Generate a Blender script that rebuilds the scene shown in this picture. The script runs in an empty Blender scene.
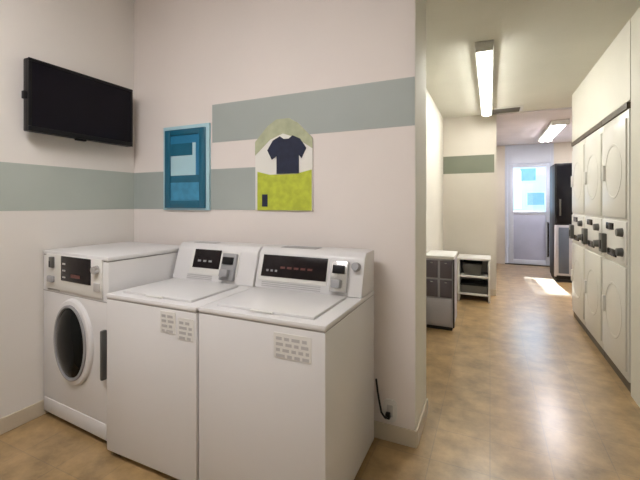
import bpy, bmesh, math, random
from mathutils import Vector, Matrix
random.seed(4)
scene = bpy.context.scene
COL = scene.collection
PI = math.pi

# ------------------------------------------------------------------ materials
def mat(name, color, rough=0.5, metal=0.0, noise=0.0, nscale=6.0, bump=0.0, bscale=60.0, color2=None,
        spec=0.5, emit=None, estr=0.0, trans=0.0, alpha=1.0, coat=0.0):
    m = bpy.data.materials.new(name); m.use_nodes = True
    nt = m.node_tree; b = nt.nodes['Principled BSDF']
    b.inputs['Base Color'].default_value = (*color, 1)
    b.inputs['Roughness'].default_value = rough
    b.inputs['Metallic'].default_value = metal
    b.inputs['Specular IOR Level'].default_value = spec
    b.inputs['Transmission Weight'].default_value = trans
    b.inputs['Coat Weight'].default_value = coat
    if emit:
        b.inputs['Emission Color'].default_value = (*emit, 1)
        b.inputs['Emission Strength'].default_value = estr
    tc = nt.nodes.new('ShaderNodeTexCoord')
    n = nt.nodes.new('ShaderNodeTexNoise'); n.inputs['Scale'].default_value = nscale
    n.inputs['Detail'].default_value = 5
    nt.links.new(tc.outputs['Object'], n.inputs['Vector'])
    if noise > 0 or color2:
        r = nt.nodes.new('ShaderNodeValToRGB')
        c2 = color2 or tuple(max(0, c * (1 - noise)) for c in color)
        r.color_ramp.elements[0].position = 0.35; r.color_ramp.elements[1].position = 0.65
        r.color_ramp.elements[0].color = (*c2, 1); r.color_ramp.elements[1].color = (*color, 1)
        nt.links.new(n.outputs['Fac'], r.inputs['Fac'])
        nt.links.new(r.outputs['Color'], b.inputs['Base Color'])
    if bump > 0:
        n2 = nt.nodes.new('ShaderNodeTexNoise'); n2.inputs['Scale'].default_value = bscale
        n2.inputs['Detail'].default_value = 4
        nt.links.new(tc.outputs['Object'], n2.inputs['Vector'])
        bp = nt.nodes.new('ShaderNodeBump'); bp.inputs['Strength'].default_value = bump
        bp.inputs['Distance'].default_value = 0.01
        nt.links.new(n2.outputs['Fac'], bp.inputs['Height'])
        nt.links.new(bp.outputs['Normal'], b.inputs['Normal'])
    return m

def floor_material():
    m = bpy.data.materials.new('tan vinyl tile'); m.use_nodes = True
    nt = m.node_tree; b = nt.nodes['Principled BSDF']
    tc = nt.nodes.new('ShaderNodeTexCoord')
    br = nt.nodes.new('ShaderNodeTexBrick')
    br.offset = 0.0; br.inputs['Scale'].default_value = 1.0
    br.inputs['Brick Width'].default_value = 0.305; br.inputs['Row Height'].default_value = 0.305
    br.inputs['Mortar Size'].default_value = 0.003
    br.inputs['Color1'].default_value = (0.40, 0.268, 0.128, 1)
    br.inputs['Color2'].default_value = (0.355, 0.24, 0.115, 1)
    br.inputs['Mortar'].default_value = (0.30, 0.21, 0.115, 1)
    nt.links.new(tc.outputs['Object'], br.inputs['Vector'])
    n = nt.nodes.new('ShaderNodeTexNoise'); n.inputs['Scale'].default_value = 5.5; n.inputs['Detail'].default_value = 7
    n.inputs['Roughness'].default_value = 0.65
    nt.links.new(tc.outputs['Object'], n.inputs['Vector'])
    r = nt.nodes.new('ShaderNodeValToRGB')
    r.color_ramp.elements[0].position = 0.33; r.color_ramp.elements[0].color = (0.60, 0.58, 0.52, 1)
    r.color_ramp.elements[1].position = 0.66; r.color_ramp.elements[1].color = (1.18, 1.15, 1.1, 1)
    nt.links.new(n.outputs['Fac'], r.inputs['Fac'])
    mx = nt.nodes.new('ShaderNodeMix'); mx.data_type = 'RGBA'; mx.blend_type = 'MULTIPLY'
    mx.inputs['Factor'].default_value = 1.0
    nt.links.new(br.outputs['Color'], mx.inputs[6]); nt.links.new(r.outputs['Color'], mx.inputs[7])
    nt.links.new(mx.outputs[2], b.inputs['Base Color'])
    b.inputs['Roughness'].default_value = 0.34
    b.inputs['Coat Weight'].default_value = 0.7; b.inputs['Coat Roughness'].default_value = 0.23
    b.inputs['Specular IOR Level'].default_value = 0.5
    n2 = nt.nodes.new('ShaderNodeTexNoise'); n2.inputs['Scale'].default_value = 9
    nt.links.new(tc.outputs['Object'], n2.inputs['Vector'])
    bp = nt.nodes.new('ShaderNodeBump'); bp.inputs['Strength'].default_value = 0.06; bp.inputs['Distance'].default_value = 0.02
    nt.links.new(n2.outputs['Fac'], bp.inputs['Height']); nt.links.new(bp.outputs['Normal'], b.inputs['Normal'])
    return m

def glass_material():
    m = bpy.data.materials.new('clear glass'); m.use_nodes = True
    nt = m.node_tree; nt.nodes.clear()
    o = nt.nodes.new('ShaderNodeOutputMaterial'); mx = nt.nodes.new('ShaderNodeMixShader')
    t = nt.nodes.new('ShaderNodeBsdfTransparent'); g = nt.nodes.new('ShaderNodeBsdfGlossy')
    t.inputs['Color'].default_value = (0.88, 0.95, 0.98, 1)
    g.inputs['Roughness'].default_value = 0.02
    mx.inputs[0].default_value = 0.07
    nt.links.new(t.outputs[0], mx.inputs[1]); nt.links.new(g.outputs[0], mx.inputs[2])
    nt.links.new(mx.outputs[0], o.inputs['Surface'])
    return m

def paper_material():
    m = mat('thin white paper', (0.82, 0.81, 0.78), 0.7, noise=0.02)
    nt = m.node_tree; out = nt.nodes['Material Output']; b = nt.nodes['Principled BSDF']
    t = nt.nodes.new('ShaderNodeBsdfTranslucent'); t.inputs['Color'].default_value = (0.85, 0.86, 0.86, 1)
    mx = nt.nodes.new('ShaderNodeMixShader'); mx.inputs[0].default_value = 0.5
    nt.links.new(b.outputs[0], mx.inputs[1]); nt.links.new(t.outputs[0], mx.inputs[2]); nt.links.new(mx.outputs[0], out.inputs['Surface'])
    return m

M = dict(
    thin_paper=paper_material(),
    floor=floor_material(),
    wall_rose_cast=mat('white wall with pinkish light cast', (0.77, 0.71, 0.675), 0.62, noise=0.03, nscale=1.5, bump=0.06, bscale=90),  # pinkish cast of the alcove light is put into this base colour
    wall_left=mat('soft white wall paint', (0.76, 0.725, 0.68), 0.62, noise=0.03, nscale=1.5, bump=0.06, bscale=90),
    wall_cream_cast=mat('wall with yellowish light cast', (0.68, 0.66, 0.585), 0.6, noise=0.04, nscale=1.8, bump=0.06, bscale=90),  # yellowish cast of the corridor light is put into this base colour
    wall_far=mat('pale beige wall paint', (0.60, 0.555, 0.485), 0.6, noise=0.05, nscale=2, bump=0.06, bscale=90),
    ceiling=mat('off white ceiling paint', (0.63, 0.62, 0.55), 0.8, noise=0.06, nscale=1.6, bump=0.25, bscale=45),
    ceiling_white=mat('white ceiling paint', (0.76, 0.72, 0.69), 0.8, noise=0.03, nscale=1.6, bump=0.2, bscale=45),
    ceiling_far=mat('pale lilac ceiling paint', (0.60, 0.56, 0.58), 0.8, noise=0.08, nscale=3.0, bump=0.2, bscale=45),
    stripe=mat('grey green stripe paint', (0.375, 0.415, 0.395), 0.55, noise=0.05, nscale=3),
    stripe_left=mat('pale green stripe paint', (0.435, 0.48, 0.435), 0.55, noise=0.05, nscale=3),
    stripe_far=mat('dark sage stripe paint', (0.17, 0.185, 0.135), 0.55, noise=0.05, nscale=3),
    base=mat('beige vinyl baseboard', (0.56, 0.49, 0.38), 0.45, noise=0.05),
    base_dark=mat('dark brown kick board and gap shade', (0.085, 0.065, 0.04), 0.5, noise=0.1),
    enamel=mat('white enamel', (0.67, 0.66, 0.66), 0.32, noise=0.015, nscale=2, coat=0.15),
    enamel_warm=mat('cream enamel', (0.66, 0.65, 0.595), 0.36, noise=0.03, nscale=2.5, coat=0.1),
    plastic_white=mat('white plastic', (0.70, 0.69, 0.66), 0.4, noise=0.02),
    seam=mat('grey seam rubber', (0.33, 0.32, 0.31), 0.6, noise=0.05),
    grey_plastic=mat('grey plastic', (0.30, 0.30, 0.31), 0.45, noise=0.04),
    dark_grey=mat('dark grey plastic', (0.09, 0.09, 0.085), 0.45, noise=0.1),
    light_grey=mat('light grey print', (0.47, 0.46, 0.46), 0.5, noise=0.05),
    chrome=mat('brushed steel', (0.62, 0.62, 0.62), 0.25, metal=0.9, noise=0.04),
    black=mat('black plastic', (0.006, 0.006, 0.007), 0.4, noise=0.1, spec=0.25),
    black_gloss=mat('glossy black panel', (0.008, 0.008, 0.011), 0.15, noise=0.1, spec=0.25),
    display=mat('dark display glass', (0.014, 0.010, 0.011), 0.2, noise=0.3, nscale=30, spec=0.2),
    display_red=mat('dark red lettering', (0.12, 0.03, 0.025), 0.4, noise=0.2, nscale=40),
    drum_glass=mat('dark door glass', (0.006, 0.007, 0.007), 0.12, noise=0.2, spec=0.12),
    screen=mat('switched off screen', (0.006, 0.005, 0.009), 0.2, noise=0.2, spec=0.15),
    dark_foot=mat('dark rubber', (0.02, 0.018, 0.016), 0.7, noise=0.1),
    teal_dark=mat('dark teal', (0.012, 0.12, 0.20), 0.35, noise=0.1),
    blue=mat('bright blue', (0.025, 0.20, 0.38), 0.35, noise=0.15),
    blue_mid=mat('mid blue', (0.06, 0.30, 0.50), 0.4, noise=0.25, nscale=14),
    blue_pale=mat('pale sky blue', (0.42, 0.64, 0.72), 0.4, noise=0.05),
    navy=mat('navy cloth print', (0.012, 0.018, 0.05), 0.7, noise=0.3, nscale=25),
    lime=mat('yellow green print', (0.53, 0.60, 0.05), 0.6, noise=0.22, nscale=22),
    lime_pale=mat('faded yellow green print', (0.46, 0.49, 0.32), 0.6, noise=0.2, nscale=16),
    paper=mat('white paper', (0.80, 0.79, 0.74), 0.6, noise=0.03),
    grey_blue=mat('grey lilac metal', (0.42, 0.41, 0.45), 0.4, noise=0.05),
    dark_lilac=mat('dark lilac panel', (0.105, 0.09, 0.11), 0.35, noise=0.1),
    door_paint=mat('lilac grey door paint', (0.40, 0.43, 0.57), 0.4, noise=0.05),
    door_frame=mat('pale grey door frame', (0.50, 0.54, 0.63), 0.4, noise=0.04),
    steel_blue=mat('dark blue grey panel', (0.09, 0.11, 0.15), 0.35, noise=0.15),
    lamp=mat('lit fluorescent diffuser', (0.9, 0.9, 0.88), 0.5, emit=(1.0, 0.985, 0.92), estr=20.0),
    lamp_far=mat('lit cool diffuser', (0.9, 0.9, 0.9), 0.5, emit=(1.0, 0.95, 0.98), estr=19.0),
    fill_side=mat('cool white fill glow', (0.9, 0.9, 0.9), 0.5, emit=(1.0, 0.96, 0.98), estr=45.0),
    fill_room=mat('warm white fill glow', (0.9, 0.9, 0.88), 0.5, emit=(1.0, 0.965, 0.965), estr=22.0),
    fill_near=mat('soft white fill glow', (0.9, 0.9, 0.88), 0.5, emit=(1.0, 0.98, 0.93), estr=4.0),
    fixture=mat('white fixture metal', (0.62, 0.61, 0.57), 0.4, noise=0.03),
    vent=mat('dark vent', (0.10, 0.095, 0.085), 0.5, noise=0.1),
    glass=glass_material(),
    facade=mat('pale rendered facade', (0.66, 0.68, 0.70), 0.8, noise=0.06),
    window_teal=mat('teal window glass', (0.16, 0.30, 0.34), 0.2, noise=0.1),
    concrete=mat('pale concrete paving', (0.55, 0.55, 0.55), 0.8, noise=0.1, nscale=3),
)

# ------------------------------------------------------------------ mesh helpers
def box(bm, x0, x1, y0, y1, z0, z1, bev=0.0, seg=2):
    vs = [bm.verts.new(p) for p in ((x0,y0,z0),(x1,y0,z0),(x1,y1,z0),(x0,y1,z0),(x0,y0,z1),(x1,y0,z1),(x1,y1,z1),(x0,y1,z1))]
    fs = [bm.faces.new([vs[i] for i in f]) for f in ((0,3,2,1),(4,5,6,7),(0,1,5,4),(1,2,6,5),(2,3,7,6),(3,0,4,7))]
    if bev > 0:
        es = list({e for f in fs for e in f.edges})
        bmesh.ops.bevel(bm, geom=es, offset=bev, segments=seg, profile=0.5, affect='EDGES')

def B(*a, **k):
    bm = bmesh.new(); box(bm, *a, **k); return bm

def prism(bm, pts, axis, a0, a1, bev=0.0):
    """polygon pts extruded along an axis ('x','y','z') from a0 to a1"""
    def P(p, a):
        return {'x': (a, p[0], p[1]), 'y': (p[0], a, p[1]), 'z': (p[0], p[1], a)}[axis]
    v0 = [bm.verts.new(P(p, a0)) for p in pts]; v1 = [bm.verts.new(P(p, a1)) for p in pts]
    fs = [bm.faces.new(v0), bm.faces.new(list(reversed(v1)))]
    n = len(pts)
    for i in range(n):
        fs.append(bm.faces.new([v0[i], v1[i], v1[(i+1) % n], v0[(i+1) % n]]))
    bmesh.ops.recalc_face_normals(bm, faces=fs)
    if bev > 0:
        es = list({e for f in fs for e in f.edges})
        bmesh.ops.bevel(bm, geom=es, offset=bev, segments=2, profile=0.5, affect='EDGES')

def oval_ring(bm, cx, cz, rings, n=48):
    """rings: list of (rx, rz, y); consecutive rings are bridged, last is capped; axis along y"""
    prev = None; fs = []
    for rx, rz, y in rings:
        cur = [bm.verts.new((cx + rx*math.cos(2*PI*i/n), y, cz + rz*math.sin(2*PI*i/n))) for i in range(n)]
        if prev:
            for i in range(n):
                fs.append(bm.faces.new([prev[i], prev[(i+1) % n], cur[(i+1) % n], cur[i]]))
        else:
            first = cur
        prev = cur
    return first, prev, fs

def lathe_y(cx, cz, rings, cap_first=True, cap_last=True, n=48):
    bm = bmesh.new()
    f, l, _ = oval_ring(bm, cx, cz, rings, n)
    if cap_first: bm.faces.new(f)
    if cap_last: bm.faces.new(list(reversed(l)))
    bmesh.ops.recalc_face_normals(bm, faces=bm.faces)
    return bm

def cyl(bm, p0, p1, r0, r1=None, n=20):
    r1 = r0 if r1 is None else r1
    p0, p1 = Vector(p0), Vector(p1); d = p1 - p0
    q = Vector((0,0,1)).rotation_difference(d.normalized()).to_matrix().to_4x4()
    bmesh.ops.create_cone(bm, cap_ends=True, segments=n, radius1=r0, radius2=r1, depth=d.length,
                          matrix=Matrix.Translation((p0+p1)/2) @ q)

def tube(bm, pts, r, n=10):
    pts = [Vector(p) for p in pts]; prev = None; fs = []
    for i, p in enumerate(pts):
        d = (pts[min(i+1, len(pts)-1)] - pts[max(i-1, 0)]).normalized()
        a = d.orthogonal().normalized() if prev is None else (ax - d*ax.dot(d)).normalized()
        ax = a; b = d.cross(a)
        cur = [bm.verts.new(p + r*(math.cos(2*PI*k/n)*a + math.sin(2*PI*k/n)*b)) for k in range(n)]
        if prev:
            for k in range(n):
                bm.faces.new([prev[k], prev[(k+1) % n], cur[(k+1) % n], cur[k]])
        else: bm.faces.new(list(reversed(cur)))
        prev = cur
    bm.faces.new(prev)
    bmesh.ops.recalc_face_normals(bm, faces=bm.faces)

def obj(name, bm, m, parent=None, smooth=True, label=None):
    me = bpy.data.meshes.new(name)
    bm.normal_update(); bm.to_mesh(me); bm.free()
    me.materials.append(M[m] if isinstance(m, str) else m)
    if smooth:
        for p in me.polygons: p.use_smooth = True
        try: me.set_sharp_from_angle(angle=math.radians(35))
        except Exception: pass
    o = bpy.data.objects.new(name, me); COL.objects.link(o)
    if parent: o.parent = parent
    if label: o['label'] = label
    return o

def thing(name, label, cat, loc=(0,0,0), rz=0.0, group=None):
    o = bpy.data.objects.new(name, None); COL.objects.link(o)
    o.empty_display_size = 0.1
    o.location = loc; o.rotation_euler = (0,0,rz)
    o['label'] = label; o['category'] = cat
    if group: o['group'] = group
    return o

def struct(name, bm, m, label, cat, parent=None, smooth=False):
    o = obj(name, bm, m, parent, smooth)
    o['kind'] = 'structure'; o['label'] = label; o['category'] = cat
    return o

def dup(root, loc, label, rz=None):
    r = root.copy(); COL.objects.link(r); r.location = loc; r['label'] = label
    if rz is not None: r.rotation_euler = (0,0,rz)
    for ch in list(root.children):
        c = ch.copy(); COL.objects.link(c); c.parent = r
        for g in list(ch.children):
            d = g.copy(); COL.objects.link(d); d.parent = c
    return r

# ------------------------------------------------------------------ dimensions
XL = -2.75        # left wall
YB = 2.20         # wall behind the washers
XP = -0.40        # corridor face of the wall end
YP = 2.60
XR = -0.69        # recessed corridor wall
YF = 6.30         # far wall with the stripe
XF = 0.09
YE = 9.74         # end wall with the glazed door
XD = 0.95         # dryer fronts
YD0, YD1 = 3.50, 5.60
HC = 2.80; HA = 3.15
YN = -2.2

# ------------------------------------------------------------------ setting
struct('floor', B(XL-0.1, 4.2, YN-0.1, YE, -0.1, 0.0), 'floor', 'tan mottled vinyl tile floor', 'floor')
struct('wall_left', B(XL-0.12, XL, YN, YB+0.12, 0, HA), 'wall_left', 'white wall behind the television with a green stripe', 'wall')
wb = struct('wall_back', B(XL, XP, YB, YP, 0, HA), 'wall_rose_cast', 'white wall behind the washers ending at the corridor', 'wall')
struct('wall_recess', B(XR-0.12, XR, YP, YF, 0, HC), 'wall_cream_cast', 'cream corridor wall beside the grey cabinet', 'wall')
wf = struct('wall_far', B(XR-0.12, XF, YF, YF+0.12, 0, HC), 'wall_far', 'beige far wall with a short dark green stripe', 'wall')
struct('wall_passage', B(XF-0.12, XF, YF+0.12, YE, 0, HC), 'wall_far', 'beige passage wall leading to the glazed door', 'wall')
# corridor face of the wall end takes the corridor's cream light tint in its colour
struct('wall_corridor', B(XP, XP+0.004, YB+0.002, YP, 0, HC), 'wall_cream_cast', 'cream corridor face of the wall end', 'wall')
struct('wall_right', B(XD, XD+0.12, YN, YD0-0.04, 0, HC), 'wall_cream_cast', 'cream corridor wall before the dryers', 'wall')
struct('wall_bulkhead', B(XD-0.004, XD+0.75, YD0-0.04, YD1, 2.20, HC), 'wall_cream_cast', 'cream bulkhead wall above the dryers', 'wall')
struct('wall_dryer_back', B(XD+0.80, XD+0.9, YD0-0.04, YD1, 0, HC), 'wall_cream_cast', 'cream wall behind the dryers', 'wall')
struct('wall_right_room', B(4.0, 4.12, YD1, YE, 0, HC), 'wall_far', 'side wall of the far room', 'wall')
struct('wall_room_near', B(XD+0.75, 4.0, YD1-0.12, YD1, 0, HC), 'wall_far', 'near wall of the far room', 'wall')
struct('wall_near', B(XL-0.12, XD+0.12, YN-0.12, YN, 0, HA), 'wall_cream_cast', 'wall at the near end of the corridor', 'wall')
struct('ceiling', B(XP, XD+0.75, YN, YF, HC, HC+0.1), 'ceiling', 'off-white corridor ceiling', 'ceiling')
struct('ceiling_recess', B(XR-0.12, XP, YP, YF, HC, HC+0.1), 'ceiling', 'off-white ceiling over the recess', 'ceiling')
struct('ceiling_far', B(XF-0.12, 4.12, YF, YE, HC-0.02, HC+0.1), 'ceiling_far', 'pale lilac ceiling of the far room', 'ceiling')
struct('ceiling_far_side', B(XD+0.75, 4.12, YD1-0.12, YF, HC-0.02, HC+0.1), 'ceiling_far', 'ceiling beside the dryers', 'ceiling')
struct('ceiling_laundry', B(XL-0.12, XP, YN, YB, HA, HA+0.1), 'ceiling_white', 'white ceiling over the washers', 'ceiling')
struct('wall_header', B(XP-0.1, XP, YN, YB, HC, HA), 'wall_rose_cast', 'white header between laundry and corridor', 'wall')

# painted stripes: part of their walls
obj('painted_stripe', B(XL, XL+0.002, YN, YB, 1.38, 1.685), 'stripe_left', bpy.data.objects['wall_left'], False, 'pale green stripe')
bm = bmesh.new(); box(bm, XL+0.002, -1.30, YB-0.002, YB, 1.38, 1.685); obj('painted_stripe', bm, 'stripe', wb, False, 'lower grey green stripe')
bm = bmesh.new(); box(bm, -1.905, XP, YB-0.0022, YB, 1.885, 2.17); obj('painted_stripe', bm, 'stripe', wb, False, 'upper grey green stripe')
obj('painted_stripe', B(XR, XF-0.03, YF-0.002, YF, 1.90, 2.18), 'stripe_far', wf, False, 'dark sage stripe')

# baseboards
struct('baseboard_left', B(XL, XL+0.012, YN, YB, 0, 0.10, bev=0.004), 'base', 'beige baseboard under the television', 'baseboard')
struct('baseboard_back', B(XL+0.012, XP+0.012, YB-0.012, YB, 0, 0.10, bev=0.004), 'base', 'beige baseboard behind the washers', 'baseboard')
struct('baseboard_corridor', B(XP+0.004, XP+0.016, YB, YP, 0, 0.10, bev=0.004), 'base', 'beige baseboard at the wall end', 'baseboard')
struct('baseboard_recess', B(XR, XR+0.012, YP, YF, 0, 0.10, bev=0.004), 'base', 'beige baseboard in the recess', 'baseboard')
struct('baseboard_far', B(XR+0.012, XF, YF-0.012, YF, 0, 0.10, bev=0.004), 'base', 'beige baseboard along the far wall', 'baseboard')

# ------------------------------------------------------------------ end wall with glazed door
bm = bmesh.new()
box(bm, XF-0.12, 0.32, YE, YE+0.12, 0, HC)
box(bm, 1.30, 4.12, YE, YE+0.12, 0, HC)
struct('wall_end', bm, 'wall_far', 'wall around the glazed exit door', 'wall')
fr = bmesh.new()
box(fr, 0.32, 0.38, YE-0.01, YE+0.10, 0, HC-0.02, bev=0.006)
box(fr, 1.24, 1.30, YE-0.01, YE+0.10, 0, HC-0.02, bev=0.006)
box(fr, 0.38, 1.24, YE-0.01, YE+0.10, 2.34, HC-0.02, bev=0.006)
dr = struct('door_1', fr, 'door_frame', 'pale grey framed exit door with a large glass pane', 'door')
lf = bmesh.new()
box(lf, 0.385, 0.50, YE+0.02, YE+0.065, 0.01, 2.335, bev=0.005)
box(lf, 1.15, 1.235, YE+0.02, YE+0.065, 0.01, 2.335, bev=0.005)
box(lf, 0.50, 1.15, YE+0.02, YE+0.065, 2.25, 2.335, bev=0.005)
box(lf, 0.50, 1.15, YE+0.02, YE+0.065, 1.16, 1.24, bev=0.005)
box(lf, 0.50, 1.15, YE+0.02, YE+0.065, 0.01, 0.12, bev=0.005)
leaf = obj('door_leaf', lf, 'door_frame', dr)
obj('door_panel', B(0.50, 1.15, YE+0.03, YE+0.055, 0.12, 1.16, bev=0.003), 'door_paint', dr, label='lilac grey lower panel')
obj('pane', B(0.50, 1.15, YE+0.04, YE+0.046, 1.24, 2.25), 'glass', dr, False)
hb = bmesh.new()
tube(hb, [(1.19, YE+0.02, 0.98), (1.19, YE-0.04, 0.97), (1.19, YE-0.045, 0.6), (1.19, YE-0.04, 0.23), (1.19, YE+0.02, 0.22)], 0.02)
obj('handle', hb, 'black', dr, label='tall black pull handle')
obj('threshold', B(0.32, 1.30, YE-0.05, YE+0.10, 0.0, 0.018, bev=0.004), 'dark_foot', dr, label='dark threshold strip')
t = obj('paper_notice', B(0.515, 0.66, YE+0.036, YE+0.0395, 1.30, 2.18), 'thin_paper', None, False)
t['label'] = 'tall white paper notice stuck on the glazed exit door'; t['category'] = 'notice'

# outdoors
struct('ground_outside', B(-6, 10, YE+0.12, 22, -0.15, -0.05), 'concrete', 'pale paving outside the door', 'ground')
bd = thing('building', 'pale blue building seen through the glazed exit door', 'building', (1.0, 17.5, -0.05))
obj('facade', B(-5, 6, 0, 3, 0, 4.6), 'facade', bd)
for (a, b_, c, d) in ((0.10, 0.75, 2.35, 2.95), (0.35, 1.05, 1.35, 1.95), (-1.6, -0.9, 2.35, 2.95), (1.9, 2.6, 2.35, 2.95)):
    w = obj('window', B(a, b_, -0.06, 0.0, c, d, bev=0.01), 'plastic_white', bd)
    obj('pane', B(a+0.05, b_-0.05, -0.07, -0.055, c+0.05, d-0.05), 'window_teal', w)

# ------------------------------------------------------------------ ceiling lights
def strip_light(label, loc, length, width, tubes, lampmat, z, rz=0.0, group=None):
    r = thing('ceiling_light', label, 'ceiling light', (loc[0], loc[1], z), rz, group)
    w = width/2; L = length/2
    obj('housing', B(-w-0.018, w+0.018, -L-0.03, L+0.03, -0.045, 0.0, bev=0.006), 'fixture', r)
    for s in (-1, 1):
        obj('end_cap', B(-w-0.012, w+0.012, s*(L+0.014)-0.014, s*(L+0.014)+0.014, -0.085, -0.02, bev=0.006), 'fixture', r)
    for k in range(tubes):
        cx = 0 if tubes == 1 else (-w/2 + k*w)
        ww = w if tubes == 1 else w*0.36
        bm = bmesh.new()
        pts = [(cx + ww*math.cos(a), -0.045 - 0.04*math.sin(a)) for a in [PI*i/12 for i in range(13)]]
        prism(bm, pts, 'y', -L, L)
        obj('diffuser', bm, lampmat, r)
    return r
strip_light('long lit fluorescent strip on the corridor ceiling', (-0.045, 4.72), 2.55, 0.115, 1, 'lamp', HC)
strip_light('two-tube lit fluorescent light on the far room ceiling', (1.04, 8.0), 1.8, 0.22, 2, 'lamp_far', HC-0.02)
strip_light('added unseen fill light on the far room ceiling, behind the dryers', (2.5, 7.6), 1.8, 0.30, 2, 'fill_side', HC-0.02)  # added out of view to brighten the far room
strip_light('broad added fill light, unseen, above the washers', (-1.45, 0.15), 1.3, 0.34, 1, 'fill_room', HA, PI/2)  # unseen light, added to brighten the washer area
strip_light('added unseen fill strip on the corridor ceiling beside the washers', (0.25, 0.6), 1.3, 0.14, 1, 'fill_near', HC)  # fill for the near corridor, added above the camera's view

v = thing('ceiling_vent', 'small dark ceiling vent at the end of the corridor ceiling', 'vent', (0.19, 6.05, HC))
obj('frame', B(-0.24, 0.24, -0.15, 0.15, -0.012, 0, bev=0.004), 'fixture', v)
bm = bmesh.new()
for k in range(7):
    y = -0.115 + k*0.036
    prism(bm, [(y, -0.016), (y+0.02, -0.024), (y+0.026, -0.02), (y+0.008, -0.011)], 'x', -0.2, 0.2)
obj('grille', bm, 'vent', v)

# ------------------------------------------------------------------ washers
GW = 'coin washers along the back wall'
def feet(root, x0, x1, y0, y1):
    for x in (x0+0.06, x1-0.06):
        for y in (y0+0.06, y1-0.06):
            bm = bmesh.new(); cyl(bm, (x, y, 0), (x, y, 0.018), 0.026); cyl(bm, (x, y, 0.016), (x, y, 0.045), 0.012)
            obj('foot', bm, 'dark_foot', root)

def top_loader(label, loc, wide, W):
    """origin at front-left floor corner; width 0.685, depth 0.71"""
    D, H = 0.715, 0.92
    r = thing('washing_machine', label, 'washing machine', loc, 0, GW)
    bm = bmesh.new()
    box(bm, 0, W, 0, D, 0.035, H-0.03, bev=0.008)
    obj('body', bm, 'enamel', r)
    bm = bmesh.new()
    box(bm, -0.002, W+0.002, -0.004, D, H-0.028, H, bev=0.010)
    obj('top_deck', bm, 'enamel', r)
    obj('seam', B(0.004, W-0.004, 0.002, D-0.01, H-0.034, H-0.024), 'seam', r, False)
    ld = obj('lid', B(0.075, W-0.075, 0.045, 0.44, H-0.002, H+0.014, bev=0.006), 'enamel', r)
    obj('lid_handle', B(W/2-0.06, W/2+0.06, 0.032, 0.047, H+0.002, H+0.012, bev=0.003), 'plastic_white', ld)
    # console: wedge with a sloped front
    bm = bmesh.new()
    prism(bm, [(0.475, H), (0.535, H+0.205), (0.565, H+0.235), (D, H+0.235), (D, H)], 'x', 0.0, W, bev=0.008)
    con = obj('console', bm, 'enamel', r)
    sl = Vector((0.06, 0.205)).normalized(); nn = Vector((-sl.y, sl.x))
    def on(y0off, x0, x1, a, b_, th, name, m, parent, bev=0.002):
        # a plate lying on the sloped console face, a..b measured up the slope
        p = Vector((0.475, H))
        q = [p + sl*a + nn*y0off, p + sl*b_ + nn*y0off, p + sl*b_ + nn*(y0off+th), p + sl*a + nn*(y0off+th)]
        bm = bmesh.new(); prism(bm, [tuple(k) for k in q], 'x', x0, x1, bev=bev)
        return obj(name, bm, m, parent)
    if wide:
        fp = on(-0.002, 0.02, 0.475, 0.045, 0.195, 0.008, 'control_panel', 'plastic_white', r)
        d = on(0.004, 0.04, 0.47, 0.07, 0.20, 0.006, 'display', 'display', r)
        for k in range(5):
            on(0.009, 0.17+0.045*k, 0.20+0.045*k, 0.122, 0.134, 0.002, 'indicator', 'display_red', d, 0.0)
        for k in range(3):
            on(0.009, 0.075+0.03*k, 0.09+0.03*k, 0.10, 0.112, 0.002, 'button', 'grey_plastic', d, 0.0)
        cx0, cx1 = 0.50, 0.60
    else:
        fp = on(-0.002, 0.14, 0.53, 0.045, 0.200, 0.008, 'control_panel', 'plastic_white', r)
        d = on(0.004, 0.165, 0.385, 0.085, 0.207, 0.006, 'display', 'display', r)
        for k in range(3):
            on(0.009, 0.205+0.045*k, 0.23+0.045*k, 0.125, 0.137, 0.002, 'indicator', 'grey_plastic', d, 0.0)
        cx0, cx1 = 0.41, 0.52
    # coin slide
    cb = on(-0.002, cx0, cx1, 0.02, 0.19, 0.028, 'coin_box', 'chrome' if wide else 'grey_plastic', r, 0.006)
    on(0.026, cx0+0.015, cx1-0.015, 0.12, 0.165, 0.012, 'coin_slot', 'black', cb)
    on(0.026, cx0+0.02, cx1-0.03, 0.04, 0.085, 0.030, 'coin_slide', 'grey_plastic', cb, 0.004)
    if wide:
        bm = bmesh.new()
        p = Vector((0.475, H)) + sl*0.165; c = Vector((0.64, p.x, p.y)); nv = Vector((0, nn.x, nn.y))
        cyl(bm, c, c + nv*0.03, 0.026, 0.021, 24)
        obj('knob', bm, 'grey_plastic', r)
    # vents under the display and a strip on the console top
    for k in range(3):
        on(-0.001, 0.05 if wide else 0.13, 0.44 if wide else 0.34, 0.012+0.011*k, 0.017+0.011*k, 0.004, 'vent_line', 'light_grey', r, 0)
    if wide:
        obj('rating_strip', B(0.13, 0.37, 0.575, 0.66, H+0.235, H+0.2375), 'grey_plastic', r, False)
    else:
        obj('rating_strip', B(0.10, 0.28, 0.575, 0.64, H+0.235, H+0.2375), 'light_grey', r, False)
    # faded instruction sticker on the front
    random.seed(7 if wide else 3)
    for sx, sw, zt in (((0.435, 0.185, 0.86),) if wide else ((0.42, 0.105, 0.875), (0.54, 0.105, 0.855))):
        st = obj('sticker', B(sx, sx+sw, -0.0025, 0.001, zt-0.11, zt), 'plastic_white', r, False)
        bm = bmesh.new()
        for row in range(4):
            z = zt - 0.017 - row*0.025; x = sx + 0.012
            while x < sx + sw - 0.025:
                l = random.uniform(0.02, 0.05)
                box(bm, x, min(x+l, sx+sw-0.01), -0.0035, -0.002, z-0.014, z); x += l + 0.012
        obj('print', bm, 'light_grey', st, False)
    feet(r, 0, W, 0, D)
    return r
X3 = -0.620 - 0.685
X2 = X3 - 0.004 - 0.660
top_loader('white top-loading washer with a wide dark display, nearest the corridor', (X3, 1.405, 0), True, 0.685)
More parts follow.
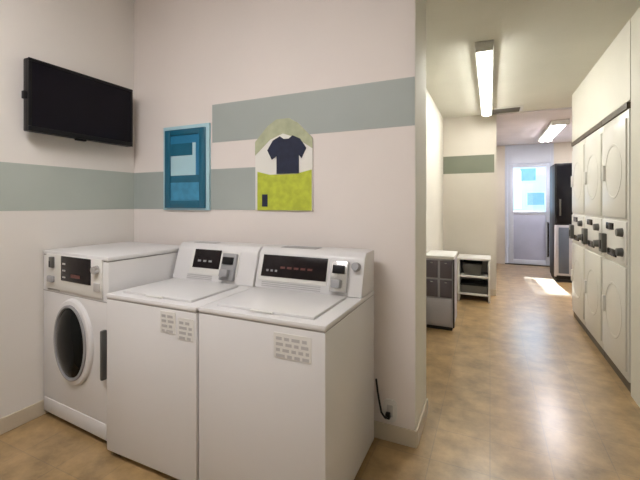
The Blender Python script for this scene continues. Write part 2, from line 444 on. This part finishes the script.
top_loader('white top-loading washer in the middle of the row, with a small square display', (X2, 1.395, 0), False, 0.660)

# front loader by the left wall
def front_loader(loc, rz):
    W, D, H = 0.718, 0.62, 1.115
    r = thing('washing_machine', 'taller white front-loading washer in the corner with a dark round door', 'washing machine', loc, rz, GW)
    obj('body', B(0, W, 0, D, 0.035, H-0.03, bev=0.008), 'enamel', r)
    obj('kick_panel', B(0.02, W-0.02, -0.004, 0.02, 0.045, 0.135, bev=0.004), 'enamel', r)
    obj('top_deck', B(-0.002, W+0.002, -0.006, D, H-0.028, H, bev=0.010), 'enamel', r)
    obj('seam', B(0.004, W-0.004, 0.002, D-0.01, H-0.034, H-0.024), 'seam', r, False)
    obj('seam', B(0.004, W-0.004, -0.001, 0.01, 0.845, 0.850), 'seam', r, False)
    cp = obj('control_panel', B(0.06, W-0.05, -0.012, 0.005, 0.87, H-0.018, bev=0.004), 'plastic_white', r)
    d = obj('display', B(0.245, 0.565, -0.017, -0.008, 0.935, 1.092, bev=0.004), 'display', r)
    for k in range(3): obj('button', B(0.27, 0.30, -0.0195, -0.016, 0.955+0.042*k, 0.965+0.042*k), 'light_grey', d)
    obj('indicator', B(0.36, 0.46, -0.0185, -0.016, 0.965, 0.985), 'display_red', d, False)
    bm = bmesh.new(); box(bm, 0.125, 0.165, -0.03, -0.008, 1.01, 1.08, bev=0.005)
    cb = obj('coin_slot', bm, 'dark_grey', r)
    obj('slot', B(0.132, 0.142, -0.032, -0.028, 1.015, 1.055), 'black', cb, False)
    obj('coin_return', B(0.10, 0.165, -0.03, -0.008, 0.915, 0.955, bev=0.006), 'grey_plastic', r)
    bm = bmesh.new(); cyl(bm, (0.628, -0.01, 1.035), (0.628, -0.04, 1.035), 0.026, 0.022, 24)
    obj('knob', bm, 'chrome', r)
    obj('selector', B(0.600, 0.655, -0.02, -0.008, 0.905, 0.955, bev=0.004), 'light_grey', r)
    # door with oval dark glass
    cx, cz = 0.365, 0.56
    dr = obj('door', lathe_y(cx, cz, [(0.212, 0.270, 0.002), (0.209, 0.267, -0.014), (0.200, 0.258, -0.022), (0.175, 0.235, -0.024), (0.160, 0.222, -0.016)]), 'enamel', r)
    obj('door_ring', lathe_y(cx, cz, [(0.176, 0.236, -0.020), (0.174, 0.234, -0.032), (0.160, 0.222, -0.034), (0.152, 0.214, -0.022), (0.152, 0.214, -0.012)], False, False), 'grey_plastic', dr)
    obj('door_glass', lathe_y(cx, cz, [(0.154, 0.216, -0.014), (0.150, 0.212, -0.028), (0.115, 0.17, -0.048), (0.07, 0.10, -0.060), (0.02, 0.03, -0.064)]), 'drum_glass', dr)
    bm = bmesh.new()
    box(bm, 0.682, 0.706, -0.032, 0.003, 0.40, 0.69, bev=0.008)
    obj('door_handle', bm, 'dark_grey', r, label='dark grey vertical door handle')
    bm = bmesh.new(); box(bm, 0.06, 0.20, -0.003, 0.002, 0.855, 0.865)
    obj('print', bm, 'light_grey', r, False)
    feet(r, 0, W, 0, D)
    return r
front_loader((-2.735, 1.487, 0), math.radians(-3.5))

# wall outlet with cord
o = thing('wall_outlet', 'white wall outlet low on the wall end beside the washers', 'outlet', (-0.545, YB, 0.185))
bm = bmesh.new(); oval_pts = [(0.042*math.copysign(abs(math.cos(a))**0.6, math.cos(a)), 0.066*math.copysign(abs(math.sin(a))**0.6, math.sin(a))) for a in [2*PI*i/32 for i in range(32)]]
prism(bm, oval_pts, 'y', -0.012, 0.0)
obj('cover_plate', bm, 'plastic_white', o)
obj('socket', B(-0.018, 0.018, -0.016, -0.010, -0.035, 0.035, bev=0.004), 'light_grey', o)
c = thing('power_cord', 'black power cord plugged into the low wall outlet', 'cord', (-0.552, YB-0.016, 0.165))
obj('plug', B(-0.014, 0.014, -0.03, 0.0, -0.016, 0.016, bev=0.004), 'black', c)
bm = bmesh.new(); tube(bm, [(0, -0.025, 0), (-0.008, -0.045, 0.0), (-0.03, -0.05, 0.03), (-0.048, -0.03, 0.08), (-0.062, -0.015, 0.13), (-0.075, -0.005, 0.2)], 0.006)
obj('cord', bm, 'black', c)

# ------------------------------------------------------------------ television
tv = thing('television', 'black flat television mounted high on the left wall', 'television', (XL, 1.727, 2.12))
obj('wall_bracket', B(0.0, 0.05, -0.14, 0.14, -0.12, 0.12, bev=0.004), 'black', tv)
bm = bmesh.new(); box(bm, 0.045, 0.10, -0.375, 0.375, -0.232, 0.232, bev=0.008)
obj('housing', bm, 'black', tv)
bm = bmesh.new()
for a in ((-0.375, 0.375, 0.212, 0.232), (-0.375, 0.375, -0.232, -0.200), (-0.375, -0.355, -0.2, 0.212), (0.355, 0.375, -0.2, 0.212)):
    box(bm, 0.095, 0.108, *a, bev=0.003)
obj('bezel', bm, 'black', tv)
obj('screen', B(0.098, 0.103, -0.355, 0.355, -0.20, 0.212), 'screen', tv, False)
obj('control_bump', B(0.06, 0.09, -0.392, -0.372, -0.03, 0.02, bev=0.004), 'black', tv)
obj('sensor_bump', B(0.07, 0.10, -0.07, 0.0, -0.246, -0.230, bev=0.004), 'black', tv)

# ------------------------------------------------------------------ blue framed picture
p = thing('framed_picture', 'blue framed picture on the back wall above the washers', 'picture', (-2.155, YB, 1.705))
obj('backing', B(-0.235, 0.235, -0.020, 0.0, -0.33, 0.33, bev=0.003), 'blue_pale', p)
bm = bmesh.new()
box(bm, -0.205, -0.150, -0.036, -0.018, -0.315, 0.30, bev=0.004)
box(bm, 0.150, 0.205, -0.036, -0.018, -0.315, 0.30, bev=0.004)
box(bm, -0.150, 0.150, -0.036, -0.018, 0.255, 0.30, bev=0.004)
box(bm, -0.150, 0.150, -0.036, -0.018, -0.315, -0.255, bev=0.004)
obj('frame', bm, 'teal_dark', p)
pr = obj('print', B(-0.150, 0.150, -0.024, -0.019, -0.255, 0.255), 'blue_pale', p, False)
bm = bmesh.new(); box(bm, -0.150, 0.075, -0.026, -0.0235, 0.095, 0.19); obj('dark_block', bm, 'teal_dark', pr, False)
bm = bmesh.new(); box(bm, -0.150, 0.150, -0.026, -0.0235, 0.19, 0.255); obj('top_band', bm, 'blue', pr, False)
bm = bmesh.new(); box(bm, 0.11, 0.150, -0.026, -0.0235, -0.06, 0.19); obj('side_band', bm, 'blue', pr, False)
bm = bmesh.new(); box(bm, -0.150, 0.150, -0.026, -0.0235, -0.255, -0.06); obj('lower_block', bm, 'blue_mid', pr, False)
bm = bmesh.new(); box(bm, -0.150, 0.150, -0.027, -0.0235, -0.115, -0.06); obj('dark_band', bm, 'teal_dark', pr, False)

# ------------------------------------------------------------------ shirt sign
s = thing('shirt_sign', 'yellow-green wall sign with a navy T-shirt on the back wall', 'sign', (-1.285, YB, 1.69))
arch = [(-0.225, -0.31), (0.225, -0.31), (0.225, 0.17), (0.12, 0.275), (0.05, 0.315), (-0.05, 0.315), (-0.12, 0.275), (-0.225, 0.17)]
bm = bmesh.new(); prism(bm, arch, 'y', -0.012, -0.0005, bev=0.002)
obj('board', bm, 'paper', s)
bm = bmesh.new(); prism(bm, [(-0.225, 0.075), (-0.225, 0.17), (-0.12, 0.275), (-0.05, 0.315), (0.05, 0.315), (0.12, 0.275), (0.225, 0.17), (0.225, 0.10), (0.10, 0.18), (0.0, 0.215), (-0.10, 0.18)], 'y', -0.0145, -0.011)
obj('upper_band', bm, 'lime_pale', s, False, 'faded yellow green arch')
bm = bmesh.new(); prism(bm, [(-0.205, -0.31), (0.22, -0.31), (0.22, -0.04), (0.10, -0.065), (-0.10, -0.065), (-0.205, -0.04)], 'y', -0.0145, -0.011)
lp = obj('lower_panel', bm, 'lime', s, False, 'bright yellow green panel')
bm = bmesh.new(); box(bm, -0.165, -0.12, -0.0165, -0.0135, -0.285, -0.20); obj('dark_mark', bm, 'navy', lp, False)
tee = [(x+0.03, z+0.01) for x, z in [(-0.075, -0.07), (-0.075, 0.055), (-0.115, 0.03), (-0.150, 0.095), (-0.105, 0.16), (-0.05, 0.185), (-0.02, 0.165), (0.02, 0.165), (0.05, 0.185),
       (0.105, 0.16), (0.150, 0.095), (0.115, 0.03), (0.095, 0.055), (0.095, -0.07)]]
bm = bmesh.new(); prism(bm, tee, 'y', -0.020, -0.011)
obj('navy_shirt', bm, 'navy', s, False, 'navy T-shirt shape')

# ------------------------------------------------------------------ stacked dryers along the corridor
GD = 'stacked dryers along the corridor'
def stack_dryer(loc, label):
    """origin: floor, front plane x=0, centre of the width; faces -x"""
    W, D, H = 0.692, 0.70, 2.145
    r = thing('stacked_dryer', label, 'dryer', loc, 0, GD)
    w = W/2
    obj('cabinet', B(0.0, D, -w, w, 0.075, H, bev=0.006), 'enamel_warm', r)
    obj('toe_kick', B(0.012, D, -w, w, 0.0, 0.078), 'base_dark', r, False)
    obj('gap_shade', B(-0.012, D, -w, w, H, H+0.045), 'base_dark', r, False, 'dark strip painted as gap shade along the top')  # solid dark strip in place of the shadow line under the bulkhead
    for lo, hi in ((0.14, 0.93), (1.31, 2.08)):
        dr = obj('door', B(-0.012, 0.004, -w+0.035, w-0.035, lo, hi, bev=0.006), 'enamel_warm', r)
        zc = (lo+hi)/2
        bm = bmesh.new()
        prev = None; n = 40; R = 0.235
        for rr, x in ((R, -0.010), (R-0.006, -0.015), (R-0.022, -0.015), (R-0.028, -0.010)):
            cur = [bm.verts.new((x, rr*math.cos(2*PI*i/n), zc + rr*math.sin(2*PI*i/n))) for i in range(n)]
            if prev:
                for i in range(n): bm.faces.new([prev[i], prev[(i+1) % n], cur[(i+1) % n], cur[i]])
            prev = cur
        bmesh.ops.recalc_face_normals(bm, faces=bm.faces)
        obj('door_rim', bm, 'enamel_warm', dr)
        hz = hi - 0.09 if lo < 1 else lo + 0.02
        obj('handle', B(-0.035, -0.008, w-0.13, w-0.10, zc-0.07, zc+0.07, bev=0.006), 'plastic_white', dr)
    cp = obj('control_panel', B(-0.012, 0.004, -w+0.02, w-0.02, 0.955, 1.285, bev=0.005), 'plastic_white', r)
    obj('display', B(-0.022, -0.008, -0.02, 0.17, 1.205, 1.262, bev=0.004), 'display', r)
    obj('display', B(-0.022, -0.008, -0.10, 0.13, 0.985, 1.045, bev=0.004), 'display', r)
    cb = obj('coin_box', B(-0.05, -0.008, 0.18, 0.285, 0.99, 1.16, bev=0.008), 'dark_grey', r)
    obj('coin_slot', B(-0.056, -0.046, 0.205, 0.25, 1.02, 1.10, bev=0.002), 'black', cb)
    for k, (yy, zz) in enumerate(((-0.24, 1.045), (-0.24, 1.2))):
        bm = bmesh.new(); cyl(bm, (-0.01, yy, zz), (-0.05, yy, zz), 0.036, 0.030, 24)
        obj('knob', bm, 'dark_grey', r)
    return r
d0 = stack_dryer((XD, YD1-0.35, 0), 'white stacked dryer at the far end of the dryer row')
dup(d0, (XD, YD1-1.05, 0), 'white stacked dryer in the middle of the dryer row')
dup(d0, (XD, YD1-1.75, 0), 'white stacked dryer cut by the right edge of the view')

# ------------------------------------------------------------------ corridor items
g = thing('low_cabinet', 'low lilac-grey cabinet with four dark panels behind the wall end', 'cabinet', (-0.525, 4.36, 0))
obj('body', B(-0.155, 0.155, 0, 0.5, 0.04, 0.80, bev=0.006), 'grey_blue', g)
obj('cabinet_top', B(-0.16, 0.165, -0.015, 0.5, 0.80, 0.835, bev=0.006), 'plastic_white', g)
obj('plinth', B(-0.14, 0.14, 0.02, 0.49, 0, 0.045), 'dark_foot', g, False)
for x in (-0.14, 0.012):
    for z in (0.37, 0.585):
        pn = obj('door', B(x, x+0.128, -0.014, 0.004, z, z+0.195, bev=0.005), 'dark_lilac', g, label='dark panel')
        obj('pull', B(x+0.052, x+0.076, -0.022, -0.012, z+0.165, z+0.175), 'chrome', pn, False)
obj('drawer', B(-0.14, 0.14, -0.010, 0.004, 0.07, 0.35, bev=0.005), 'grey_blue', g)
obj('edge_strip', B(0.153, 0.165, -0.012, 0.03, 0.04, 0.80), 'dark_foot', g, False)

sh = thing('shelf_unit', 'small white open shelf against the far wall', 'shelf', (-0.215, 5.80, 0))
for s_ in (-1, 1):
    obj('side_panel', B(s_*0.205-0.013, s_*0.205+0.013, 0, 0.40, 0, 0.60, bev=0.004), 'plastic_white', sh)
obj('top_board', B(-0.225, 0.225, -0.01, 0.41, 0.60, 0.632, bev=0.004), 'plastic_white', sh)
obj('shelf_board', B(-0.192, 0.192, 0.01, 0.40, 0.345, 0.37, bev=0.003), 'plastic_white', sh)
obj('shelf_board', B(-0.192, 0.192, 0.01, 0.40, 0.09, 0.115, bev=0.003), 'plastic_white', sh)
obj('back_board', B(-0.192, 0.192, 0.39, 0.405, 0.0, 0.60), 'plastic_white', sh, False)
k = thing('storage_bin', 'dark grey bin on the upper board of the small white shelf', 'bin', (-0.235, 5.99, 0.37))
bm = bmesh.new(); prism(bm, [(-0.11, 0), (0.11, 0), (0.125, 0.17), (-0.125, 0.17)], 'y', -0.14, 0.14, bev=0.006)
obj('bin_body', bm, 'vent', k)
obj('rim', B(-0.132, 0.132, -0.15, 0.15, 0.165, 0.182, bev=0.004), 'black', k)
k = thing('storage_box', 'flat dark box on the lowest board of the small white shelf', 'box', (-0.215, 5.99, 0.115))
obj('box_body', B(-0.18, 0.18, -0.16, 0.16, 0, 0.11, bev=0.006), 'vent', k)
obj('box_lid', B(-0.186, 0.186, -0.166, 0.166, 0.11, 0.135, bev=0.005), 'black', k)

b = thing('tall_cabinet', 'tall black cabinet beyond the dryers near the exit door', 'cabinet', (1.075, 7.90, 0))
obj('body', B(0.0, 0.80, 0.0, 0.65, 0.05, 2.15, bev=0.010), 'black', b)
obj('upper_door', B(0.02, 0.78, -0.025, 0.004, 1.06, 2.12, bev=0.008), 'black_gloss', b)
obj('lower_door', B(0.02, 0.78, -0.025, 0.004, 0.12, 1.03, bev=0.008), 'grey_blue', b, label='blue grey lower door')
obj('dark_panel', B(0.05, 0.21, -0.034, -0.02, 0.16, 0.99, bev=0.004), 'steel_blue', b, label='dark blue inset panel')
obj('side_rail', B(-0.012, 0.02, -0.03, 0.02, 0.1, 1.03, bev=0.004), 'grey_blue', b)
obj('handle', B(0.06, 0.085, -0.06, -0.02, 1.2, 1.5, bev=0.005), 'dark_grey', b)
obj('plinth', B(0.02, 0.78, 0.01, 0.63, 0, 0.055), 'dark_foot', b, False)

# ------------------------------------------------------------------ world and sun
w = bpy.data.worlds.new('World'); scene.world = w; w.use_nodes = True
nt = w.node_tree; bg = nt.nodes['Background']
sky = nt.nodes.new('ShaderNodeTexSky'); sky.sky_type = 'HOSEK_WILKIE'
sky.sun_direction = Vector((0.05, 0.7, 0.7)).normalized(); sky.turbidity = 3.0
nt.links.new(sky.outputs['Color'], bg.inputs['Color'])
bg.inputs['Strength'].default_value = 16.0
sl = bpy.data.lights.new('sun', 'SUN'); sl.energy = 16.0; sl.angle = 0.05; sl.color = (1.0, 0.97, 0.93)
so = bpy.data.objects.new('sun', sl); COL.objects.link(so)
so.rotation_euler = (math.radians(-53), 0, math.radians(4)); so.location = (0, 12, 8)

# ------------------------------------------------------------------ camera
cam = bpy.data.cameras.new('camera'); co = bpy.data.objects.new('camera', cam); COL.objects.link(co)
co.location = (0, 0, 1.43)
co.rotation_euler = (PI/2, 0, math.atan(170/370))
cam.sensor_width = 36; cam.lens = 370/640*36; cam.shift_y = -37/640
cam.clip_start = 0.05
scene.camera = co
scene.view_settings.view_transform = 'Standard'
scene.view_settings.look = 'None'
scene.view_settings.gamma = 1.0
scene.view_settings.use_curve_mapping = False
scene.view_settings.exposure = 0.9
